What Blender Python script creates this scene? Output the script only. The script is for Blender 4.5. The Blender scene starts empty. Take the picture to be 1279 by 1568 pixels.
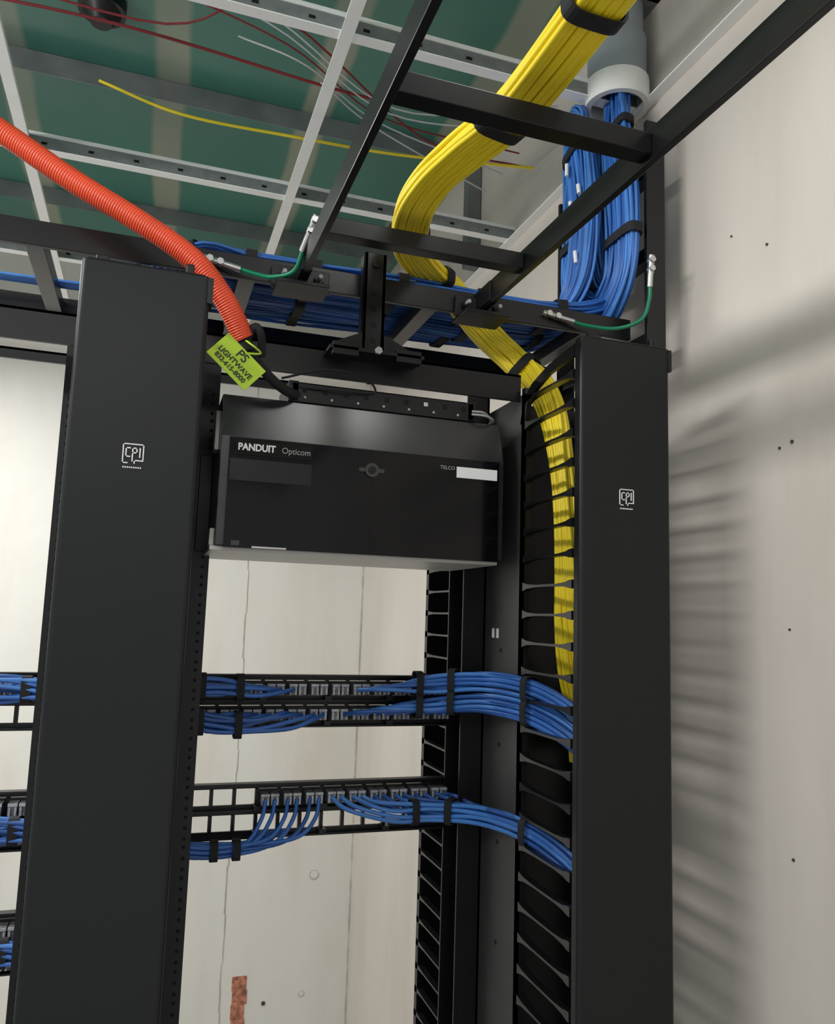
import bpy, math, random
from mathutils import Vector, Matrix
random.seed(4)
Z0=1.714
scene=bpy.context.scene
try: scene.view_settings.view_transform='Standard'
except Exception: pass

# ---------------------------------------------------------------- materials
def mat(name,col,rough=.5,metal=0.,var=.0,scale=8.,bump=0.,bscale=200.,spec=.5,emit=0):
    m=bpy.data.materials.new(name);m.use_nodes=True
    nt=m.node_tree;b=nt.nodes['Principled BSDF']
    b.inputs['Base Color'].default_value=(*col,1);b.inputs['Roughness'].default_value=rough
    b.inputs['Metallic'].default_value=metal
    b.inputs['Specular IOR Level'].default_value=spec
    tc=nt.nodes.new('ShaderNodeTexCoord')
    if var>0:
        n=nt.nodes.new('ShaderNodeTexNoise');n.inputs['Scale'].default_value=scale;n.inputs['Detail'].default_value=5
        nt.links.new(tc.outputs['Object'],n.inputs['Vector'])
        r=nt.nodes.new('ShaderNodeValToRGB')
        r.color_ramp.elements[0].position=.3;r.color_ramp.elements[1].position=.7
        r.color_ramp.elements[0].color=(*[c*(1-var) for c in col],1)
        r.color_ramp.elements[1].color=(*[min(1,c*(1+var)) for c in col],1)
        nt.links.new(n.outputs['Fac'],r.inputs['Fac']);nt.links.new(r.outputs['Color'],b.inputs['Base Color'])
    if bump>0:
        n2=nt.nodes.new('ShaderNodeTexNoise');n2.inputs['Scale'].default_value=bscale
        nt.links.new(tc.outputs['Object'],n2.inputs['Vector'])
        bp=nt.nodes.new('ShaderNodeBump');bp.inputs['Strength'].default_value=bump;bp.inputs['Distance'].default_value=.002
        nt.links.new(n2.outputs['Fac'],bp.inputs['Height']);nt.links.new(bp.outputs['Normal'],b.inputs['Normal'])
    return m
M_door=mat('powder_coat_black',(.0075,.009,.0095),.42,0,.1,3,.05,900,spec=.32)
M_blk=mat('black_steel',(.005,.005,.006),.38,0,.15,20,spec=.38)
M_lad=mat('ladder_black_steel',(.006,.006,.007),.32,.0,.2,15,spec=.42)
M_plate=mat('rack_plate_black',(.040,.039,.039),.5,0,.15,9)
M_fing=mat('comb_plastic',(.008,.008,.009),.3)
M_gloss=mat('gloss_black_door',(.003,.003,.004),.10,spec=.26)
M_semig=mat('semi_gloss_black',(.016,.016,.017),.24,0,spec=.8)
M_under=mat('reflecting_metal_pale',(.62,.60,.56),.4,.2,.05,10)  # shiny metal; the underside's wall reflection is painted into this pale colour
M_metal=mat('lug_metal',(.6,.6,.58),.3,.9,.1,50)
M_white=mat('white_print',(.8,.8,.8),.5,0,.02)
M_tee=mat('tee_white',(.88,.90,.89),.45,0,.04,12)
M_teeweb=mat('tee_web_galvanised',(.24,.26,.26),.5,.3,.15,40)
M_print=mat('grey_print',(.35,.35,.35),.5,0,.1,40)
M_blue=mat('blue_cable_jacket',(.030,.13,.44),.42,0,.22,14)
M_blue2=mat('blue_cable_jacket_light',(.055,.20,.56),.42,0,.2,14)
M_blue3=mat('blue_cable_jacket_dark',(.018,.085,.32),.42,0,.2,14)
M_yel=mat('yellow_fiber_jacket',(.90,.71,.025),.4,0,.06,10)
M_strap=mat('velcro_black',(.008,.008,.010),.8,0,.2,60)
M_org=mat('orange_innerduct',(.82,.085,.028),.42,0,.08,20)
M_pvc=mat('grey_pvc',(.30,.33,.36),.45,0,.06,12)
M_pvcw=mat('white_bushing',(.80,.80,.77),.45,0,.06,12)
M_green=mat('green_ground_wire',(.0,.19,.085),.35)
M_tag=mat('tag_yellow_green',(.50,.72,.03),.5,0,.05)
M_ink=mat('tag_ink',(.02,.03,.02),.6)
M_jack=mat('jack_grey',(.13,.13,.14),.35,0,.5,120)
M_jackl=mat('jack_light',(.42,.43,.45),.35,0,.3,150)
M_red=mat('red_wire',(.22,.015,.02),.5)
M_wwire=mat('white_wire',(.6,.6,.6),.5)
M_stud=mat('galvanised_stud',(.20,.22,.22),.45,.4,.2,10)
M_dent=mat('dent_dark',(.06,.05,.045),.9)
M_mark=mat('brick_red_mark',(.48,.19,.12),.8,0,.6,60)
M_seam=mat('seam_line',(.54,.51,.46),.9,0,.3,20)
M_hole=mat('hole_dark',(.002,.002,.002),.9)

def wallmat(name,c1,c2,c3,streak=6,rough=.42):
    m=bpy.data.materials.new(name);m.use_nodes=True;nt=m.node_tree;b=nt.nodes['Principled BSDF']
    tc=nt.nodes.new('ShaderNodeTexCoord')
    mp=nt.nodes.new('ShaderNodeMapping');mp.inputs['Scale'].default_value=(streak,streak,streak*.22)
    nt.links.new(tc.outputs['Object'],mp.inputs['Vector'])
    n=nt.nodes.new('ShaderNodeTexNoise');n.inputs['Scale'].default_value=.55;n.inputs['Detail'].default_value=6;n.inputs['Roughness'].default_value=.6
    nt.links.new(mp.outputs['Vector'],n.inputs['Vector'])
    r=nt.nodes.new('ShaderNodeValToRGB');e=r.color_ramp.elements
    e[0].position=.30;e[0].color=(*c3,1);e[1].position=.72;e[1].color=(*c1,1)
    k=e.new(.5);k.color=(*c2,1)
    nt.links.new(n.outputs['Fac'],r.inputs['Fac']);nt.links.new(r.outputs['Color'],b.inputs['Base Color'])
    b.inputs['Roughness'].default_value=rough
    n2=nt.nodes.new('ShaderNodeTexNoise');n2.inputs['Scale'].default_value=5;n2.inputs['Detail'].default_value=4
    nt.links.new(tc.outputs['Object'],n2.inputs['Vector'])
    bp=nt.nodes.new('ShaderNodeBump');bp.inputs['Strength'].default_value=.3;bp.inputs['Distance'].default_value=.012
    nt.links.new(n2.outputs['Fac'],bp.inputs['Height']);nt.links.new(bp.outputs['Normal'],b.inputs['Normal'])
    return m
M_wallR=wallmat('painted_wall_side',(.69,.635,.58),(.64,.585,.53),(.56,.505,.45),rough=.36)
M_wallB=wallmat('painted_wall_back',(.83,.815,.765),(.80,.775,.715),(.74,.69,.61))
M_floor=mat('floor_vinyl',(.45,.44,.42),.5,0,.15,5)

def deckmat():
    m=bpy.data.materials.new('green_board_with_joint_compound');m.use_nodes=True;nt=m.node_tree;b=nt.nodes['Principled BSDF']
    N=nt.nodes.new;L=nt.links.new
    tc=N('ShaderNodeTexCoord');sx=N('ShaderNodeSeparateXYZ');L(tc.outputs['Object'],sx.inputs[0])
    nz=N('ShaderNodeTexNoise');nz.inputs['Scale'].default_value=2.;nz.inputs['Detail'].default_value=2;L(tc.outputs['Object'],nz.inputs['Vector'])
    def math_(op,a,bb=None):
        n=N('ShaderNodeMath');n.operation=op
        for i,v in enumerate((a,bb)):
            if v is None: continue
            if isinstance(v,(int,float)): n.inputs[i].default_value=v
            else: L(v,n.inputs[i])
        return n.outputs[0]
    w=math_('MULTIPLY',nz.outputs['Fac'],.05)
    x=math_('ADD',sx.outputs['X'],w)
    fx=math_('PINGPONG',math_('ADD',x,20.10),.205)
    mr=N('ShaderNodeMapRange');mr.inputs['From Min'].default_value=.035;mr.inputs['From Max'].default_value=.050
    mr.inputs['To Min'].default_value=1;mr.inputs['To Max'].default_value=0;L(fx,mr.inputs['Value'])
    nz2=N('ShaderNodeTexNoise');nz2.inputs['Scale'].default_value=1.4;nz2.inputs['Detail'].default_value=1;L(tc.outputs['Object'],nz2.inputs['Vector'])
    r=N('ShaderNodeValToRGB');r.color_ramp.elements[0].position=.3;r.color_ramp.elements[1].position=.7
    r.color_ramp.elements[0].color=(.040,.15,.118,1);r.color_ramp.elements[1].color=(.070,.225,.175,1);L(nz2.outputs['Fac'],r.inputs['Fac'])
    r2=N('ShaderNodeValToRGB');r2.color_ramp.elements[0].position=.35;r2.color_ramp.elements[1].position=.65
    r2.color_ramp.elements[0].color=(.17,.22,.17,1);r2.color_ramp.elements[1].color=(.34,.37,.28,1);L(nz2.outputs['Fac'],r2.inputs['Fac'])
    mx=N('ShaderNodeMix');mx.data_type='RGBA';L(mr.outputs['Result'],mx.inputs[0]);L(r.outputs['Color'],mx.inputs[6]);L(r2.outputs['Color'],mx.inputs[7])
    L(mx.outputs[2],b.inputs['Base Color']);b.inputs['Roughness'].default_value=.28
    return m
M_deck=deckmat()

# ---------------------------------------------------------------- builder
class B:
    def __init__(s): s.v=[];s.f=[];s.m=[];s.sm=[];s.mats=[]
    def mi(s,m):
        if m not in s.mats: s.mats.append(m)
        return s.mats.index(m)
    def add(s,vs,fs,m,smooth=False):
        o=len(s.v);s.v+= [tuple(v) for v in vs];k=s.mi(m)
        for f in fs: s.f.append([i+o for i in f]);s.m.append(k);s.sm.append(smooth)
    def box(s,x0,x1,y0,y1,z0,z1,m):
        vs=[(x,y,z) for x in(x0,x1) for y in(y0,y1) for z in(z0,z1)]
        s.add(vs,[(0,1,3,2),(4,6,7,5),(0,4,5,1),(2,3,7,6),(0,2,6,4),(1,5,7,3)],m)
    def prism(s,poly,axis,a,b,m,smooth=False):
        n=len(poly)
        def P(u,v,w): return {'x':(w,u,v),'y':(u,w,v),'z':(u,v,w)}[axis]
        vs=[P(u,v,a) for u,v in poly]+[P(u,v,b) for u,v in poly]
        fs=[tuple(range(n))[::-1],tuple(range(n,2*n))]+[(i,(i+1)%n,n+(i+1)%n,n+i) for i in range(n)]
        s.add(vs,fs,m,smooth)
    def rbox(s,x0,x1,y0,y1,z0,z1,r,m,axis='z',n=4):
        if axis=='z': a0,a1,b0,b1,c0,c1=x0,x1,y0,y1,z0,z1
        elif axis=='y': a0,a1,b0,b1,c0,c1=x0,x1,z0,z1,y0,y1
        else: a0,a1,b0,b1,c0,c1=y0,y1,z0,z1,x0,x1
        poly=[]
        for cx,cy,t in((a1-r,b1-r,0),(a0+r,b1-r,90),(a0+r,b0+r,180),(a1-r,b0+r,270)):
            for i in range(n+1):
                g=math.radians(t+90*i/n);poly.append((cx+r*math.cos(g),cy+r*math.sin(g)))
        s.prism(poly,axis,c0,c1,m)
    def cyl(s,p0,p1,r,m,n=20,r1=None,cap=True,smooth=True):
        p0=Vector(p0);p1=Vector(p1);t=(p1-p0).normalized();a=t.orthogonal().normalized();b=t.cross(a)
        r1=r if r1 is None else r1
        ring=lambda p,rr:[p+rr*(math.cos(2*math.pi*i/n)*a+math.sin(2*math.pi*i/n)*b) for i in range(n)]
        s.add(ring(p0,r)+ring(p1,r1),[(i,(i+1)%n,n+(i+1)%n,n+i) for i in range(n)],m,smooth)
        if cap: s.add(ring(p0,r)+ring(p1,r1),[tuple(range(n))[::-1],tuple(range(n,2*n))],m)
    def tube(s,pts,r,m,n=8,rf=None):
        pts=[Vector(p) for p in pts];k=len(pts)
        T=[(pts[min(i+1,k-1)]-pts[max(i-1,0)]).normalized() for i in range(k)]
        a=T[0].orthogonal().normalized();vs=[]
        for i in range(k):
            a=(a-T[i]*a.dot(T[i])).normalized();b=T[i].cross(a);rr=rf(i) if rf else r
            for j in range(n):
                g=2*math.pi*j/n;vs.append(pts[i]+rr*(math.cos(g)*a+math.sin(g)*b))
        fs=[(i*n+j,i*n+(j+1)%n,(i+1)*n+(j+1)%n,(i+1)*n+j) for i in range(k-1) for j in range(n)]
        s.add(vs,fs,m,True)
        s.add(vs[:n],[tuple(range(n))[::-1]],m);s.add(vs[-n:],[tuple(range(n))],m)
    def strap(s,c,T,S,hw,hh,m=None,w=.009):
        m=m or M_strap;c=Vector(c);T=Vector(T).normalized();S=Vector(S);S=(S-T*S.dot(T)).normalized();U=T.cross(S);n=24
        def ring(k,sc):
            o=[]
            for i in range(n):
                g=2*math.pi*i/n;ca,sa=math.cos(g),math.sin(g);e=.55
                o.append(c+k*w*T+S*(hw*sc*math.copysign(abs(ca)**e,ca))+U*(hh*sc*math.copysign(abs(sa)**e,sa)))
            return o
        vs=ring(-1,.9)+ring(-1,1)+ring(1,1)+ring(1,.9)
        s.add(vs,[(q*n+i,q*n+(i+1)%n,(q+1)*n+(i+1)%n,(q+1)*n+i) for q in range(3) for i in range(n)],m,False)
    def obj(s,name,parent=None,bevel=0):
        me=bpy.data.meshes.new(name);me.from_pydata([(x,y,z+Z0) for x,y,z in s.v],[],s.f)
        for m in s.mats: me.materials.append(m)
        me.polygons.foreach_set('material_index',s.m);me.polygons.foreach_set('use_smooth',s.sm);me.update()
        o=bpy.data.objects.new(name,me);scene.collection.objects.link(o)
        if bevel:
            md=o.modifiers.new('bev','BEVEL');md.width=bevel;md.segments=2;md.limit_method='ANGLE'
        if parent: o.parent=parent
        return o
def empty(name):
    o=bpy.data.objects.new(name,None);o.empty_display_size=.05;scene.collection.objects.link(o);return o
def text(name,s,size,x,y,z,m,parent,rot=0,align='CENTER',ext=.0003,bold=0,sx=1):
    c=bpy.data.curves.new(name,'FONT');c.body=s;c.size=size;c.align_x=align;c.align_y='CENTER';c.extrude=ext;c.offset=bold
    c.materials.append(m);o=bpy.data.objects.new(name,c);scene.collection.objects.link(o)
    g=rot;cs,sn=math.cos(g),math.sin(g)
    o.matrix_world=Matrix(((cs*sx,sn,0,x),(0,0,-1,y),(-sn*sx,cs,0,z+Z0),(0,0,0,1)))
    if parent: o.parent=parent
    return o
def cr(P,n=8):
    P=[Vector(p) for p in P];Q=[2*P[0]-P[1]]+P+[2*P[-1]-P[-2]];o=[]
    for i in range(1,len(Q)-2):
        a,b,c,d=Q[i-1:i+3]
        for k in range(n):
            t=k/n;o.append(.5*((2*b)+(c-a)*t+(2*a-5*b+4*c-d)*t*t+(3*b-a-3*c+d)*t**3))
    o.append(P[-1]);return o
def bundle(bd,ctrl,widths,hw,hh,rows,cols,r,mats,straps=(),n=8,wander=.0015,sides=8,loose=1.03,sc=None):
    P=cr(ctrl,n);Wv=cr(widths,n);k=len(P)
    C=[v.x for v in cr([(q,0,0) for q in sc],n)] if sc else [1]*k
    T=[(P[min(i+1,k-1)]-P[max(i-1,0)]).normalized() for i in range(k)]
    S=[(Wv[i]-T[i]*Wv[i].dot(T[i])).normalized() for i in range(k)];U=[T[i].cross(S[i]) for i in range(k)]
    for a in range(rows):
        for b in range(cols):
            ph=random.random()*6.28;ph2=random.random()*6.28;fq=random.uniform(.12,.3)
            s0=((b+.5+.5*(a%2)*.6)/(cols+.3)*2-1)*(hw-r);t0=((a+.5)/rows*2-1)*(hh-r) if rows>1 else 0
            pts=[P[i]+S[i]*(s0*C[i]+wander*math.sin(i*fq+ph))+U[i]*(t0+wander*math.sin(i*fq*1.3+ph2)) for i in range(k)]
            bd.tube(pts,r,random.choice(mats),sides)
    for f in straps:
        i=min(k-2,max(1,int(f*(k-1))));bd.strap(P[i],T[i],S[i],hw*C[i]*loose+.002,hh*loose+.003)

# ---------------------------------------------------------------- room
XW=.888;YB=3.39;ZC=1.03;ZD=1.45;XL=-3.6;YF=-1.6
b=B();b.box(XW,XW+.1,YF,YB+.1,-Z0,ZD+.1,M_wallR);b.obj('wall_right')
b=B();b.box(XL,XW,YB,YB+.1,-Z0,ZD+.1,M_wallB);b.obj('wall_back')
b=B();b.box(XL,XW+.1,YF,YB+.1,-Z0-.1,-Z0,M_floor);b.obj('floor')
b=B();b.box(XL,XW+.1,YF,YB+.1,ZD,ZD+.1,M_deck);b.obj('ceiling')
b=B()
for i in range(30):
    z0=-Z0+i*.09;x=.392+.003*math.sin(i*1.7)+(-.012 if i<9 else 0)
    b.box(x,x+.002+.002*random.random(),YB-.003,YB,z0,z0+.088,M_seam)
b.box(XW-.006,XW,YB-.006,YB,-Z0,ZC,M_seam)
b.obj('wall_seam_1')  # wall crack and corner line drawn as thin darker strips
b=B()
def disc(bd,c,nrm,r,m,n=12): 
    c=Vector(c);nn=Vector(nrm);bd.cyl(c,c+nn*.002,r,m,n)
for a,bb,rr in((1.05,.65,.0018),(.93,.275,.0028),(.955,.27,.0022),(.945,.0,.0018),(.95,-.32,.0022),(.97,.60,.0022)):
    disc(b,(XW,a,bb),(-1,0,0),rr,M_dent)
b.obj('wall_screw_holes')
b=B()
for x,z,r in((-.6,.5,.009),(-.63,.12,.009),(.73,-1.05,.02),(.58,-.46,.02),(.7,-1.5,.012),(.55,-1.52,.01)):
    disc(b,(x,YB,z),(0,-1,0),r,M_seam);disc(b,(x+.001,YB-.001,z),(0,-1,0),r*.75,M_wallB if r>.01 else M_dent)
b.obj('wall_patch_marks')
b=B()
for i in range(5):
    b.box(.425+.003*(i%2),.485-.004*(i%3),YB-.002,YB,-1.67+i*.052,-1.619+i*.052,M_mark)
b.obj('wall_stamp_mark')

b=B()
def tee_x(y,x0=XL,x1=XW):
    b.box(x0,x1,y-.012,y+.012,ZC-.001,ZC+.001,M_tee);b.box(x0,x1,y-.002,y+.002,ZC+.001,ZC+.038,M_teeweb)
    b.box(x0,x1,y-.004,y+.004,ZC+.034,ZC+.043,M_tee)
    x=x0
    while x<x1-.1:
        x+=.1;b.box(x,x+.012,y-.0026,y+.0026,ZC+.016,ZC+.022,M_hole)
def tee_y(x,y0=YF,y1=YB):
    b.box(x-.012,x+.012,y0,y1,ZC-.003,ZC-.001,M_tee);b.box(x-.002,x+.002,y0,y1,ZC-.001,ZC+.032,M_tee)
    b.box(x-.004,x+.004,y0,y1,ZC+.026,ZC+.034,M_tee)
for y in(1.304,1.913,2.523,3.133,.694,.084): tee_x(y)
for x in(.269,-.330,-.94,-1.55): tee_y(x)
b.box(XW-.024,XW,YF,YB,ZC-.004,ZC-.001,M_tee);b.box(XW-.002,XW,YF,YB,ZC-.001,ZC+.022,M_tee)
b.box(XL,XW,YB-.024,YB,ZC-.004,ZC-.001,M_tee)
b.obj('ceiling_grid')
b=B()
for y in(2.2,2.95):
    b.box(XL,XW-.05,y-.02,y+.02,ZD-.03,ZD-.001,M_stud);b.box(XL,XW-.05,y-.02,y-.017,ZD-.06,ZD-.03,M_stud)
b.box(.845,.885,2.15,2.19,ZC+.03,ZD,M_stud)
b.obj('ceiling_furring_channel')
b=B()
def wire(pts,r,m): b.tube(cr(pts,8),r,m,6)
wire([(-.9,1.75,1.22),(-.2,1.655,1.20),(.39,1.655,1.17),(.8,1.6,1.16)],.0035,M_red)
wire([(-.9,1.55,1.20),(-.1,1.60,1.18),(.15,1.5,1.2),(.55,1.7,1.13),(.85,1.75,1.15)],.0025,M_red)
wire([(-.18,1.8,1.16),(.0,1.78,1.11),(.25,1.74,1.09),(.5,1.72,1.09),(.84,1.70,1.12)],.0035,M_yel)
for k in range(5):
    wire([(-.5+.2*k,1.3+.1*k,1.2),(.1+.05*k,1.45+.05*k,1.17),(.45,1.6+.05*k,1.12+.02*k),(.8,1.5+.1*k,1.15)],.002,M_wwire if k!=2 else M_red)
wire([(-.4,2.0,1.1),(.2,1.95,1.08),(.6,2.05,1.12),(.85,2.0,1.1)],.002,M_wwire)
b.obj('overhead_wires')
b=B();b.cyl((-.20,1.93,ZD),(-.20,1.93,ZD-.03),.055,M_blk,24);b.cyl((-.20,1.93,ZD-.03),(-.20,1.93,ZD-.06),.045,M_blk,24,r1=.025);b.obj('smoke_detector')

# ---------------------------------------------------------------- cable managers
ZT=.416;U=.04445
def comb(bd,X,yr,yt,z0,z1,xw=.012):
    s=1 if yt>yr else -1
    bd.box(X-xw/2,X+xw/2,min(yr,yr-s*.012),max(yr,yr-s*.012),z0,z1,M_fing)
    z=z1-.02
    L=abs(yt-yr)
    while z>z0+.02:
        up=[(0,.007),(.10,.0035),(.3,.0018),(.72,.0018),(.88,.0035),(.95,.006),(1,.0065)]
        poly=[(yr+s*L*t,z+h) for t,h in up]+[(yr+s*L*t,z-h) for t,h in up[::-1]]
        bd.prism(poly,'x',X-xw/2,X+xw/2,M_fing)
        z-=U
def manager(name,x0,x1,zl):
    e=empty(name);xc=(x0+x1)/2
    d=B()
    d.rbox(x0,x1,1.0,1.022,-Z0+.03,ZT,.006,M_door)
    d.box(x0+.006,x1-.006,1.0-.0008,1.004,ZT-.002,ZT+.001,M_blk)
    d.box(x0+.015,x0+.03,1.004,1.016,ZT,ZT+.008,M_blk);d.box(x1-.03,x1-.02,1.004,1.016,ZT,ZT+.014,M_blk)
    d.obj('door',e,.0015)
    c=B()
    for X in(x0+.006,x1-.006):
        comb(c,X,1.183,1.024,-Z0+.05,ZT-.03)
        comb(c,X,1.475,1.655,-Z0+.05,ZT-.03)
    c.obj('comb_fingers',e)
    f=B()
    f.box(x0+.012,x1-.012,1.25,1.256,-Z0,ZT-.04,M_blk)
    for X in(x0,x1-.003): f.box(X,X+.003,1.183,1.475,-Z0,ZT-.04,M_plate)
    f.box(x0,x1,1.0+.02,1.20,-Z0,-Z0+.03,M_blk)
    for X in(x0,x1-.006):
        poly=[(1.02,ZT-.006),(1.10,ZT-.014),(1.16,ZT-.03),(1.19,ZT-.05),(1.20,ZT-.09),(1.183,ZT-.09),(1.175,ZT-.06),(1.15,ZT-.045),(1.10,ZT-.030),(1.02,ZT-.024)]
        f.prism(poly,'x',X,X+.006,M_blk)
    f.box(x1-.003,x1+.004,1.0,1.03,ZT-.035,ZT-.002,M_blk)
    f.box(x0,x1,1.64,1.655,-Z0,ZT-.05,M_blk)
    z=-1.6
    while z<ZT-.1:
        for X,s in((x0,-1),(x1,1)): f.cyl((X,1.262,z),(X+s*.0006,1.262,z),.004,M_hole,10)
        z+=.155
    for q in(0,.018): f.box(x0-.0006,x0,1.272+q,1.281+q,-.03,-.014,M_white)  # white patches painted for light seen through two small holes
    f.obj('frame',e)
    lg=B();z=zl;k=.86
    w=.0140;t=.0015
    S=[(-w,w,w-t,w),(-w,-w+t,-w,w),(-w,-w*.45,-w,-w+t),(w-t,w,-w*.62,w),(w*.1,w,-w*.62-t,-w*.62),(w*.1,w*.1+t,-w,-w*.62),
       (-.0102,-.0035,.0070,.0086),(-.0102,-.0086,-.0050,.0086),(-.0102,-.0035,-.0050,-.0034),
       (-.0016,0,-.0110,.0086),(-.0016,.0055,.0070,.0086),(.0039,.0055,.0005,.0086),(-.0016,.0055,.0005,.0021),(.0080,.0096,-.0050,.0086)]
    for a0,a1,c0,c1 in S: lg.box(xc+a0*k,xc+a1*k,.9992,1.0,z+c0*k,z+c1*k,M_white)
    for i in range(9): lg.box(xc+(-.0125+i*.0028)*k,xc+(-.0108+i*.0028)*k,.9994,1.0,z-.0175,z-.0157,M_white)
    lg.obj('logo',e)
    return e
manager('vertical_cable_manager',-.1015,.0489,.1823)
manager('vertical_cable_manager.001',.5749,.7259,.1823)

# ---------------------------------------------------------------- racks
def rack(name,cx,half=.263):
    r=B()
    for s in(-1,1):
        xo=cx+s*half;xi=xo-s*.043;a,c=sorted((xo,xi))
        r.box(a,c,1.33,1.334,-Z0,ZT-.01,M_blk);r.box(a,c,1.40,1.404,-Z0,ZT-.01,M_blk)
        a2,c2=sorted((xo,xo-s*.004));r.box(a2,c2,1.33,1.404,-Z0,ZT-.01,M_blk)
        z=-1.65;xh=xi+s*.010
        k=0
        while z<ZT-.04:
            r.cyl((xh,1.3298,z),(xh,1.3290,z),.0026,M_hole,8);z+=.0159 if k%3 else .0127;k+=1
    r.box(cx-half,cx+half,1.20,1.205,ZT-.050,ZT-.004,M_blk)
    r.box(cx-half,cx+half,1.20,1.245,ZT-.008,ZT-.004,M_blk)
    r.box(cx-half,cx+half,1.40,1.405,ZT-.022,ZT-.004,M_blk)
    r.box(cx-half,cx+half,1.40,1.445,ZT-.008,ZT-.004,M_blk)
    r.box(cx-half,cx+half,1.2,1.52,-Z0,-Z0+.012,M_blk);
    return r.obj(name)
rack('equipment_rack',.312);rack('equipment_rack.001',-.364)

# ---------------------------------------------------------------- fiber enclosure
e=empty('fiber_patch_enclosure')
d=B();x0,x1=.100,.529
d.box(x0,x1,1.18,1.19,.092,.254,M_gloss)
d.box(x0+.215,x0+.2158,1.1795,1.18,.094,.254,M_hole)
d.obj('front_door',e,.003)
d=B()
d.prism([(1.19,.095),(1.40,.095),(1.40,.322),(1.203,.322),(1.186,.256),(1.186,.095)],'x',x0-.012,x1+.010,M_semig)
d.box(x0-.018,x1+.006,1.195,1.41,.088,.0948,M_under)
d.box(x0-.019,x0-.012,1.20,1.24,.095,.12,M_under);d.box(x0-.019,x0-.012,1.22,1.25,.24,.30,M_under)
for s,x in((-1,x0-.012),(1,x1+.010)):
    a,c=sorted((x,x+s*.02));d.box(a,c,1.325,1.329,.095,.25,M_blk)
d.obj('chassis',e,.001)
d=B();xm=.315
d.cyl((xm,1.18,.222),(xm,1.176,.222),.011,M_semig,20);d.cyl((xm,1.176,.222),(xm,1.174,.222),.006,M_blk,16)
d.box(xm-.02,xm+.02,1.178,1.18,.219,.225,M_semig)
d.box(x1-.074,x1-.004,1.1788,1.18,.223,.2405,M_white)
d.box(x0+.008,x0+.122,1.1788,1.18,.228,.250,M_hole)
d.box(x0+.002,x0+.122,1.1792,1.18,.190,.222,M_blk)
d.box(x0+.01,x0+.022,1.1785,1.18,.095,.102,M_semig);d.box(x0+.04,x0+.09,1.1785,1.18,.0925,.095,M_under)
d.obj('latch_and_labels',e)
text('brand_text','PANDUIT',.0142,x0+.012,1.1784,.2395,M_white,e,align='LEFT',bold=.0005,sx=.90)
text('series_text','Opticom',.0130,x0+.076,1.1784,.239,M_print,e,align='LEFT',sx=.92)
text('label_text','TELCO',.008,x1-.090,1.1784,.237,M_print,e)

b=B()
b.box(.19,.49,1.20,1.204,.325,.352,M_blk);b.box(.19,.49,1.20,1.225,.3225,.326,M_blk)
for i in range(9): b.box(.205+i*.033,.212+i*.033,1.1985,1.20,.338,.345,M_metal if i in(6,) else M_hole)
for i in range(7): b.cyl((.21+i*.042,1.1995,.330),(.21+i*.042,1.1985,.330),.002,M_print,8)
b.box(.185,.20,1.20,1.3,.323,.355,M_blk);b.box(.48,.495,1.20,1.3,.323,.355,M_blk)
b.obj('cable_lacing_bar',None,.0008)
b=B()
b.box(.292,.328,1.185,1.192,.40,.575,M_blk)
b.box(.292,.298,1.185,1.21,.40,.575,M_blk);b.box(.322,.328,1.185,1.21,.40,.575,M_blk)
for i in range(6): b.cyl((.31,1.1845,.43+i*.026),(.31,1.184,.43+i*.026),.0045,M_hole,14)
b.cyl((.31,1.1845,.556),(.31,1.180,.556),.007,M_blk,6)
b.box(.235,.385,1.15,1.24,.398,.404,M_blk)
for s in(-1,1):
    b.prism([(.31+s*.018,.404),(.31+s*.075,.404),(.31+s*.065,.418),(.31+s*.018,.44)],'y',1.18,1.188,M_blk)
    b.box(.31+s*.05-.02,.31+s*.05+.02,1.15,1.165,.39,.41,M_blk)
    b.cyl((.31+s*.05,1.17,.404),(.31+s*.05,1.17,.413),.008,M_blk,6)
b.cyl((.31,1.149,.402),(.31,1.145,.402),.006,M_print,6)
b.obj('ladder_support_bracket',None,.0008)

# ---------------------------------------------------------------- cable ladders
LZ=.53;h=.019;t=.0095
b=B()
for y in(1.22,1.525): b.box(-1.6,.80,y-t/2,y+t/2,LZ-h,LZ+h,M_lad)
x=-1.41
while x<.8: b.box(x-.013,x+.013,1.22,1.525,LZ-.013,LZ+.013,M_lad);x+=.305
b.obj('horizontal_cable_ladder',None,.0012)
b=B()
for x in(.195,.5005): b.box(x-t/2,x+t/2,-1.2,1.205,LZ-h,LZ+h,M_lad)
for k in range(7):
    y=1.043-k*.32;b.box(.2,.4955,y-.012,y+.012,LZ-.012,LZ+.012,M_lad)
for x in(.195,.5005):
    b.box(x-.008,x+.008,1.15,1.215,LZ-.017,LZ+.017,M_blk)
    for s in(-1,1):
        xa,xb=sorted((x,x+s*.045));b.box(xa,xb,1.205,1.213,LZ-.028,LZ+.008,M_blk)
        b.cyl((x+s*.028,1.205,LZ-.008),(x+s*.028,1.196,LZ-.008),.008,M_blk,6)
        b.cyl((x+s*.028,1.196,LZ-.008),(x+s*.028,1.186,LZ-.008),.0035,M_print,8)
    b.box(x-.04,x+.04,1.17,1.235,LZ-.032,LZ-.026,M_blk)
b.obj('overhead_cable_ladder',None,.001)
b=B()
for y in(1.168,1.49): b.box(.80,.838,y-t/2,y+t/2,.44,.91,M_lad)
for z in(.50,.66,.82): b.box(.806,.832,1.168,1.49,z-.013,z+.013,M_lad)
for z in(.54,.80): b.box(.836,XW,1.47,1.48,z-.008,z+.008,M_lad)
b.obj('wall_cable_ladder',None,.001)

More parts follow.
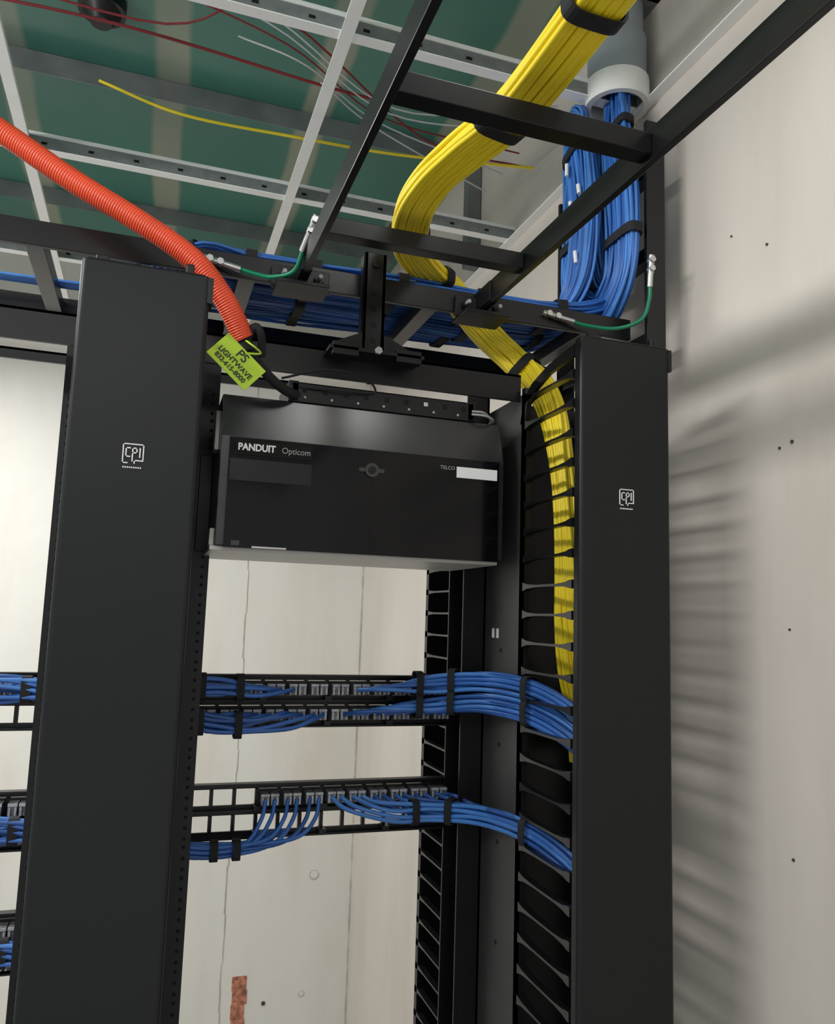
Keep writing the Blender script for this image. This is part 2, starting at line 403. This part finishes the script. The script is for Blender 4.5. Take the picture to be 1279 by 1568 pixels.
# ---------------------------------------------------------------- conduit
cx,cy=.822,1.295
b=B()
def ringtube(r0,r1,z0,z1,m,n=40):
    P=[]
    for r,z in((r1,z0),(r1,z1),(r0,z1),(r0,z0)):
        P+=[(cx+r*math.cos(2*math.pi*i/n),cy+r*math.sin(2*math.pi*i/n),z) for i in range(n)]
    for q in range(4):
        o=[P[(q%4)*n+i] for i in range(n)]+[P[((q+1)%4)*n+i] for i in range(n)]
        b.add(o,[(i,(i+1)%n,n+(i+1)%n,n+i) for i in range(n)],m,q%2==0)
ringtube(.051,.063,1.020,1.070,M_pvcw)
ringtube(.048,.058,1.070,1.16,M_pvc)
ringtube(.046,.0515,1.16,ZD,M_pvc)
ringtube(.0515,.057,1.24,1.275,M_pvc)
b.box(cx,XW,cy-.07,cy-.045,1.235,1.26,M_pvc);b.box(cx+.03,XW,cy-.07,cy+.07,1.235,1.26,M_stud)
b.cyl((cx+.035,cy-.085,1.248),(cx+.035,cy-.04,1.248),.008,M_metal,8)
b.obj('grey_conduit')

# ---------------------------------------------------------------- cables
BL=[M_blue,M_blue,M_blue2,M_blue3]
b=B()
Yv=(0,1,0)
bundle(b,[(.818,1.293,1.25),(.816,1.29,1.08),(.810,1.280,1.01),(.792,1.250,.93),(.784,1.224,.82),(.780,1.210,.70),(.776,1.220,.62),(.772,1.280,.575),(.768,1.340,.61),(.77,1.362,.70),(.775,1.368,.82),(.775,1.366,.93),(.765,1.355,.995),(.75,1.33,.97),(.748,1.305,.88),(.747,1.29,.75),(.735,1.30,.63),(.70,1.34,.582),(.6,1.36,.575),(.4,1.36,.57)],
 [(0,1,0)]*5+[(0,1,.0),(0,.8,.6),(0,.0,1),(0,-.8,.6),(0,-1,0),(0,-1,0),(0,-1,.2),(0,-.3,-1),(0,1,-.4),(0,1,0),(0,1,0),(0,1,0),(0,1,0),(0,1,0),(0,1,0)],
 .046,.014,4,13,.0031,BL,(.16,.215,.27,.44,.5,.72,.78),n=7,wander=.002,sc=[.72,.72,.74,.9]+[1]*16)
bundle(b,[(.828,1.30,1.25),(.826,1.30,1.08),(.822,1.298,1.01),(.80,1.29,.94),(.792,1.27,.82),(.79,1.255,.70),(.788,1.27,.635),(.785,1.31,.66),(.785,1.32,.80),(.785,1.325,.95)],
 [Yv]*6+[(0,.8,.6),(0,0,1),(0,-1,0),(0,-1,0)],.036,.010,3,10,.0032,BL,(),n=7,wander=.002,sc=[.8]*3+[1]*7)
for p,q in(((.727,1.28,.83),(.727,1.276,.81)),((.727,1.31,.81),(.727,1.306,.79)),((.73,1.33,.9),(.73,1.33,.875)),((.727,1.29,.70),(.727,1.286,.675))):
    b.cyl(p,q,.004,M_white,8)
b.obj('blue_cable_slack_loop')
b=B()
X=(0,1,0)
for k,yc in enumerate((1.275,1.345,1.415,1.475)):
    st=[.12+.11*i+.03*random.random() for i in range(8)]
    z=.562+.004*(k%2)
    bundle(b,[(.78,yc+.0,z+.03),(.70,yc,z+.006),(.55,yc+.004,z),(.40,yc-.004,z),(.25,yc,z),(.12,yc+.004,z),(.04,yc,z),(-.03,1.36,.52),(-.04,1.36,.40),(-.03,1.36,.1)],
       [X]*10,.032,.014,3,10,.0031,BL,st[:6],n=6,wander=.003)
bundle(b,[(.1,1.455,.555),(-.3,1.46,.551),(-.8,1.455,.552),(-1.5,1.46,.553)],[X]*4,.02,.005,1,5,.003,[M_blue2],(),n=8)
b.obj('blue_cable_run')

b=B()
yp=[(.385,-.6,.60),(.38,.1,.60),(.376,.45,.598),(.374,.605,.595),(.366,.79,.59),(.343,.89,.588),(.328,.97,.586),(.330,1.06,.585),(.362,1.17,.588),(.42,1.245,.586),(.475,1.285,.578),(.525,1.30,.538),(.565,1.295,.50),(.602,1.28,.462),(.622,1.23,.41),(.626,1.18,.34),(.628,1.15,.25),(.630,1.138,.16),(.634,1.138,.07),(.640,1.145,0),(.656,1.16,-.07),(.682,1.18,-.14),(.69,1.18,-.22)]
yw=[(1,0,0)]*8+[(.9,-.4,0),(.75,-.6,0),(.7,-.7,.1),(.6,-.5,.5),(.6,-.4,.6),(.6,-.3,.7),(.3,-.9,.3),(.2,-1,0),(0,-1,0),(0,-1,0),(.2,-1,0),(.5,-1,0),(.8,-.8,0),(1,-.6,0),(1,-.4,0)]
bundle(b,yp,yw,.030,.015,4,9,.0036,[M_yel],(.143,.195,.35,.43,.61),n=8,wander=.0012,sc=[1]*11+[.92]*12)
b.obj('yellow_fiber_bundle')

b=B()
P=cr([(-1.1,1.25,1.0),(-.7,1.18,.86),(-.42,1.155,.735),(-.233,1.15,.637),(-.14,1.14,.582),(-.058,1.13,.539),(.0,1.125,.507),(.038,1.122,.48),(.066,1.125,.45),(.085,1.13,.425),(.108,1.14,.388)],60)
acc=[0]
for i in range(1,len(P)): acc.append(acc[-1]+(P[i]-P[i-1]).length)
Lt=acc[-1];stp=.0009;Q=[];j=0
for k in range(int(Lt/stp)):
    s=k*stp
    while acc[j+1]<s: j+=1
    Q.append(P[j].lerp(P[j+1],(s-acc[j])/(acc[j+1]-acc[j])))
rr=[.0146,.0157,.0162,.0157]
b.tube(Q,.016,M_org,20,rf=lambda i:rr[i%4])
b.obj('orange_corrugated_duct')
b=B()
b.cyl((.106,1.14,.392),(.112,1.142,.372),.012,M_strap,16)
b.tube(cr([(.108,1.14,.39),(.125,1.15,.365),(.150,1.165,.345),(.178,1.185,.333),(.21,1.215,.334),(.26,1.24,.334),(.40,1.25,.334)],8),.0075,M_strap,12)
b.tube(cr([(.11,1.14,.385),(.12,1.13,.405),(.13,1.13,.395),(.135,1.15,.37)],8),.006,M_strap,10)
b.tube(cr([(.17,1.18,.35),(.24,1.18,.372),(.30,1.185,.368),(.32,1.2,.35),(.27,1.19,.345),(.2,1.2,.345)],8),.0018,M_strap,8)
b.tube(cr([(.485,1.195,.338),(.505,1.19,.336),(.525,1.21,.329),(.535,1.26,.328)],8),.002,M_print,8)
b.tube(cr([(.485,1.195,.333),(.505,1.185,.330),(.525,1.20,.327),(.53,1.26,.326)],8),.002,M_print,8)
b.obj('black_fiber_breakout_cable')
e=empty('cable_id_tag')
g=math.radians(42);cs,sn=math.cos(g),math.sin(g);cxx,czz=.094,.337
d=B()
def tp(u,v,y): return (cxx+cs*u+sn*v,y,czz-sn*u+cs*v)
w2,h2=.0355,.0205
prof=[(-w2,-h2),(w2,-h2),(w2,h2),(-w2,h2)]
d.add([tp(u,v,1.085) for u,v in prof]+[tp(u,v,1.0865) for u,v in prof],[(0,1,2,3),(7,6,5,4),(0,4,5,1),(1,5,6,2),(2,6,7,3),(3,7,4,0)],M_tag)
d.obj('plate',e)
d=B();d.tube(cr([tp(.0,.018,1.0855),tp(.012,.035,1.09),(.112,1.12,.378),(.108,1.135,.385)],6),.0015,M_tag,6);d.obj('tie',e)
for s,sz,v in(('PS',.0175,.011),('LIGHTWAVE',.0105,-.0025),('832-615-8000',.0096,-.0122)):
    text('line_'+s[:2].lower(),s,sz,cxx+sn*v,1.0846,czz+cs*v,M_ink,e,rot=g,bold=.0002)

def ground(name,pa,pb,mid):
    b=B();b.tube(cr([pa]+mid+[pb],8),.0035,M_green,10)
    for p,q in((pa,mid[0]),(pb,mid[-1])):
        p=Vector(p);q=Vector(q);dd=(q-p).normalized()
        b.cyl(p+dd*.012,p-dd*.012,.0050,M_metal,12)
        b.cyl(p-dd*.012,p-dd*.045,.006,M_metal,4)
        for k in(.02,.036): b.cyl(p-dd*k+Vector((0,-.008,0)),p-dd*k+Vector((0,.005,0)),.0055,M_metal,6)
    b.obj(name)
ground('ground_bond_wire',(.09,1.20,.52),(.188,1.14,.548),[(.125,1.195,.512),(.15,1.185,.508),(.178,1.165,.515)])
ground('ground_bond_wire.001',(.665,1.205,.525),(.80,1.155,.60),[(.70,1.20,.518),(.75,1.185,.515),(.788,1.165,.53),(.80,1.158,.565)])

# ---------------------------------------------------------------- patch panels
def panel(name,cx,zt,fill):
    p=B();x0,x1=cx-.2413,cx+.2413;y0,y1=1.415,1.419
    zb=zt-.0885
    rows=[(zt-.010,zt-.036),(zt-.052,zt-.078)]
    p.box(x0,x1,y0,y1,zt-.010,zt,M_blk);p.box(x0,x1,y0,y1,zt-.052,zt-.036,M_blk);p.box(x0,x1,y0,y1,zb,zt-.078,M_blk)
    p.box(x0,x1,y0-.012,y0,zt-.003,zt,M_blk);p.box(x0,x1,y0-.012,y0,zb,zb+.003,M_blk)
    p.box(x0,x1,y0-.012,y0,zt-.045,zt-.042,M_blk)
    mw=.0372;xs=cx-6*mw
    for z1,z2 in rows:
        p.box(x0,xs+.003,y0,y1,z2,z1,M_blk);p.box(xs+12*mw-.003,x1,y0,y1,z2,z1,M_blk)
        for k in range(1,12): p.box(xs+k*mw-.003,xs+k*mw+.003,y0-.004,y1,z2,z1,M_blk)
        for k in range(1,4): p.box(xs+k*3*mw-.006,xs+k*3*mw+.006,y0-.02,y1,z2-.006,z2+.001,M_blk)
    jacks=[]
    for r,(z1,z2) in enumerate(rows):
        for k in range(12):
            if not fill[r][k]: continue
            xa=xs+k*mw+.003;p.box(xa,xa+mw-.006,y0-.006,y1,z2+.001,z1-.001,M_blk)
            for q in range(2):
                xj=xa+.001+q*.0155
                p.box(xj,xj+.0135,y0-.030,y0-.006,z2+.004,z1-.004,M_jack)
                p.box(xj,xj+.0135,y0-.0315,y0-.030,z1-.008,z1-.004,M_jackl)
                p.box(xj+.001,xj+.004,y0-.0315,y0-.030,z2+.004,z1-.009,M_jackl)
                p.box(xj+.0095,xj+.0125,y0-.0315,y0-.030,z2+.004,z1-.009,M_jackl)
                jacks.append((r,k*2+q,xj+.0067,(z1+z2)/2))
    p.obj(name,None)
    return jacks
full=[True]*12
j1=panel('patch_panel',.312,-.104,[full,full])
j2=panel('patch_panel.001',.312,-.283,[[0,0,0]+[1]*9,[0]*12])
panel('patch_panel.002',-.364,-.104,[[1]*12,[0]*12])
panel('patch_panel.003',-.364,-.283,[full,full])
panel('patch_panel.004',-.364,-.46,[full,full])
YJ=1.383;RC=.0037
def feed(b,jacks,side,zrun,yrun=1.352,row=None,sag=0):
    js=[j for j in jacks if j[0]==row]
    js.sort(key=lambda j:j[2],reverse=(side<0))
    for i,(r,k,x,z) in enumerate(js):
        a=i%4;c=(i//4)%3
        oz=(a-1.5)*.0082+random.uniform(-.001,.001);oy=(c-1)*.008
        ph=random.random()*6.28;am=random.uniform(.002,.0045)
        if side<0:
            pts=[(-.03,1.30,zrun+oz*1.2),(.06,1.345+oy,zrun+oz)]
            xx=.12
            while xx<x-.05: pts.append((xx,yrun+oy,zrun+oz*.9+am*math.sin(xx*30+ph)-sag*math.sin(min(1,(xx-.05)/.25)*math.pi)));xx+=.06
            pts+= [(x-.022,yrun+oy+.008,zrun*.5+z*.5+oz*.4),(x,YJ,z)]
        else:
            pts=[(.645,1.06,zrun-.075+oz*1.3),(.615,1.09,zrun-.026+oz*1.2),(.58,1.17,zrun+.004+oz*1.1),(.54,1.27+oy,zrun+.008+oz)]
            xx=.48
            while xx>x+.05: pts.append((xx,yrun+oy-.02*max(0,(xx-.38)/.1),zrun+oz*.9+am*math.sin(xx*30+ph)-sag*math.sin(min(1,max(0,(.5-xx)/.25))*math.pi)));xx-=.06
            pts+= [(x+.022,yrun+oy+.008,zrun*.5+z*.5+oz*.4),(x,YJ,z)]
        b.tube(cr(pts,5),RC,random.choice(BL),8)
    if side<0:
        for xx in(.095,.155): b.strap((xx,yrun,zrun-sag*math.sin(min(1,(xx-.05)/.25)*math.pi)),(1,0,0),(0,0,1),.022,.017,w=.006)
    else:
        for p,T in(((.455,1.34,zrun-sag*.5),(1,0,0)),((.51,1.31,zrun+.005),(1,-.9,0)),((.582,1.167,zrun+.004),(-.35,1,0))):
            b.strap(p,T,(0,0,1),.021,.016,w=.006)
b=B()
half=lambda js,lo,hi:[j for j in js if lo<=j[1]<hi]
feed(b,half(j1,0,9),-1,-.118,row=0,sag=.003);feed(b,half(j1,0,12),-1,-.166,row=1,sag=.014)
feed(b,half(j1,14,24),1,-.110,row=0,sag=.004);feed(b,half(j1,13,24),1,-.146,row=1,yrun=1.36,sag=.008)
feed(b,half(j2,12,24),1,-.325,row=0)
js=half(j2,6,12)
for i,(r,k,x,z) in enumerate(js):
    oz=(i%3-1)*.007;oy=(i//3-.5)*.007
    b.tube(cr([(-.03,1.3,-.37+oz),(.06,1.35+oy,-.368+oz),(x-.10,1.36+oy,-.376+oz),(x-.035,1.365+oy,-.366+oz*.5),(x-.008,1.37,-.335),(x,YJ,z)],6),.0035,random.choice(BL),8)
for i in range(9):
    oz=(i%3-1)*.007;oy=(i//3-1)*.007
    b.tube(cr([(-.03,1.3,-.37+oz),(.06,1.35+oy,-.368+oz),(.12,1.36+oy,-.376+oz),(.17+.005*i,1.37+oy,-.374+oz),(.20+.006*i,1.40,-.36)],6),.0035,random.choice(BL),8)
for xx in(.13,.165): b.strap((xx,1.36,-.375),(1,0,0),(0,0,1),.016,.014,w=.006)
b.obj('patch_cable_bundle')
b=B()
for zr in(-.125,-.33,-.50):
    for i in range(12):
        oz=(i%4-1.5)*.008;oy=(i//4-1)*.007
        b.tube(cr([(-.05,1.3,zr-.01+oz),(-.13,1.35+oy,zr+oz),(-.2,1.36+oy,zr+oz+.01*math.sin(i)),(-.28,1.37+oy,zr+oz*.8),(-.34-.02*i,1.385,zr)],6),.0035,random.choice(BL),8)
    for xx in(-.16,-.24): b.strap((xx,1.36,zr),(1,0,0),(0,0,1),.020,.014,w=.007)
b.obj('patch_cable_bundle.001')

# ---------------------------------------------------------------- lights
def area(name,loc,rot,sx,sy,power,col=(1,.99,.97)):
    l=bpy.data.lights.new(name,'AREA');l.shape='RECTANGLE';l.size=sx;l.size_y=sy;l.energy=power;l.color=col
    o=bpy.data.objects.new(name,l);o.location=(loc[0],loc[1],loc[2]+Z0);o.rotation_euler=rot;scene.collection.objects.link(o);return o
a=area('tube_lamp_side',(-1.15,.62,.98),(0,0,0),.16,1.1,22)
d=(Vector((.888,.9,0))-Vector((-1.15,.62,.98))).normalized()
zz=-d;yy=Vector((0,1,0));yy=(yy-zz*yy.dot(zz)).normalized();xx=yy.cross(zz)
a.matrix_world=Matrix(((xx.x,yy.x,zz.x,-1.15),(xx.y,yy.y,zz.y,.62),(xx.z,yy.z,zz.z,.98+Z0),(0,0,0,1)))
area('back_wall_fill',(-1.1,2.3,.98),(0,0,0),1.2,.5,42)  # unseen fill added to brighten the back wall
area('general_fill_front',(-.2,-.9,1.0),(0,0,0),1.2,.6,14)  # general fill added from behind the camera, out of view
area('enclosure_highlight_fill',(.46,.50,1.01),(0,0,0),.22,.34,2.4)  # added light that puts a highlight on the enclosure's sloped face
area('ceiling_upward_fill',(-1.5,1.2,.6),(math.pi,0,0),.3,1.2,11)  # upward fill added out of view to brighten the ceiling grid
w=bpy.data.worlds.new('room_ambient');scene.world=w;w.use_nodes=True
w.node_tree.nodes['Background'].inputs[0].default_value=(.97,.985,1,1);w.node_tree.nodes['Background'].inputs[1].default_value=.68

# ---------------------------------------------------------------- camera
cam=bpy.data.cameras.new('camera');co=bpy.data.objects.new('camera',cam);scene.collection.objects.link(co);scene.camera=co
cam.sensor_fit='HORIZONTAL';cam.sensor_width=36;cam.lens=1233.1/1279*36;cam.clip_start=.01
r=Vector((0.94730764,-0.31874931,0.03173492));u=Vector((-0.07133049,-0.1133267,0.99099396));f=Vector((0.31228223,0.94103982,0.1300918))
co.matrix_world=Matrix(((r.x,u.x,-f.x,0),(r.y,u.y,-f.y,0),(r.z,u.z,-f.z,Z0),(0,0,0,1)))
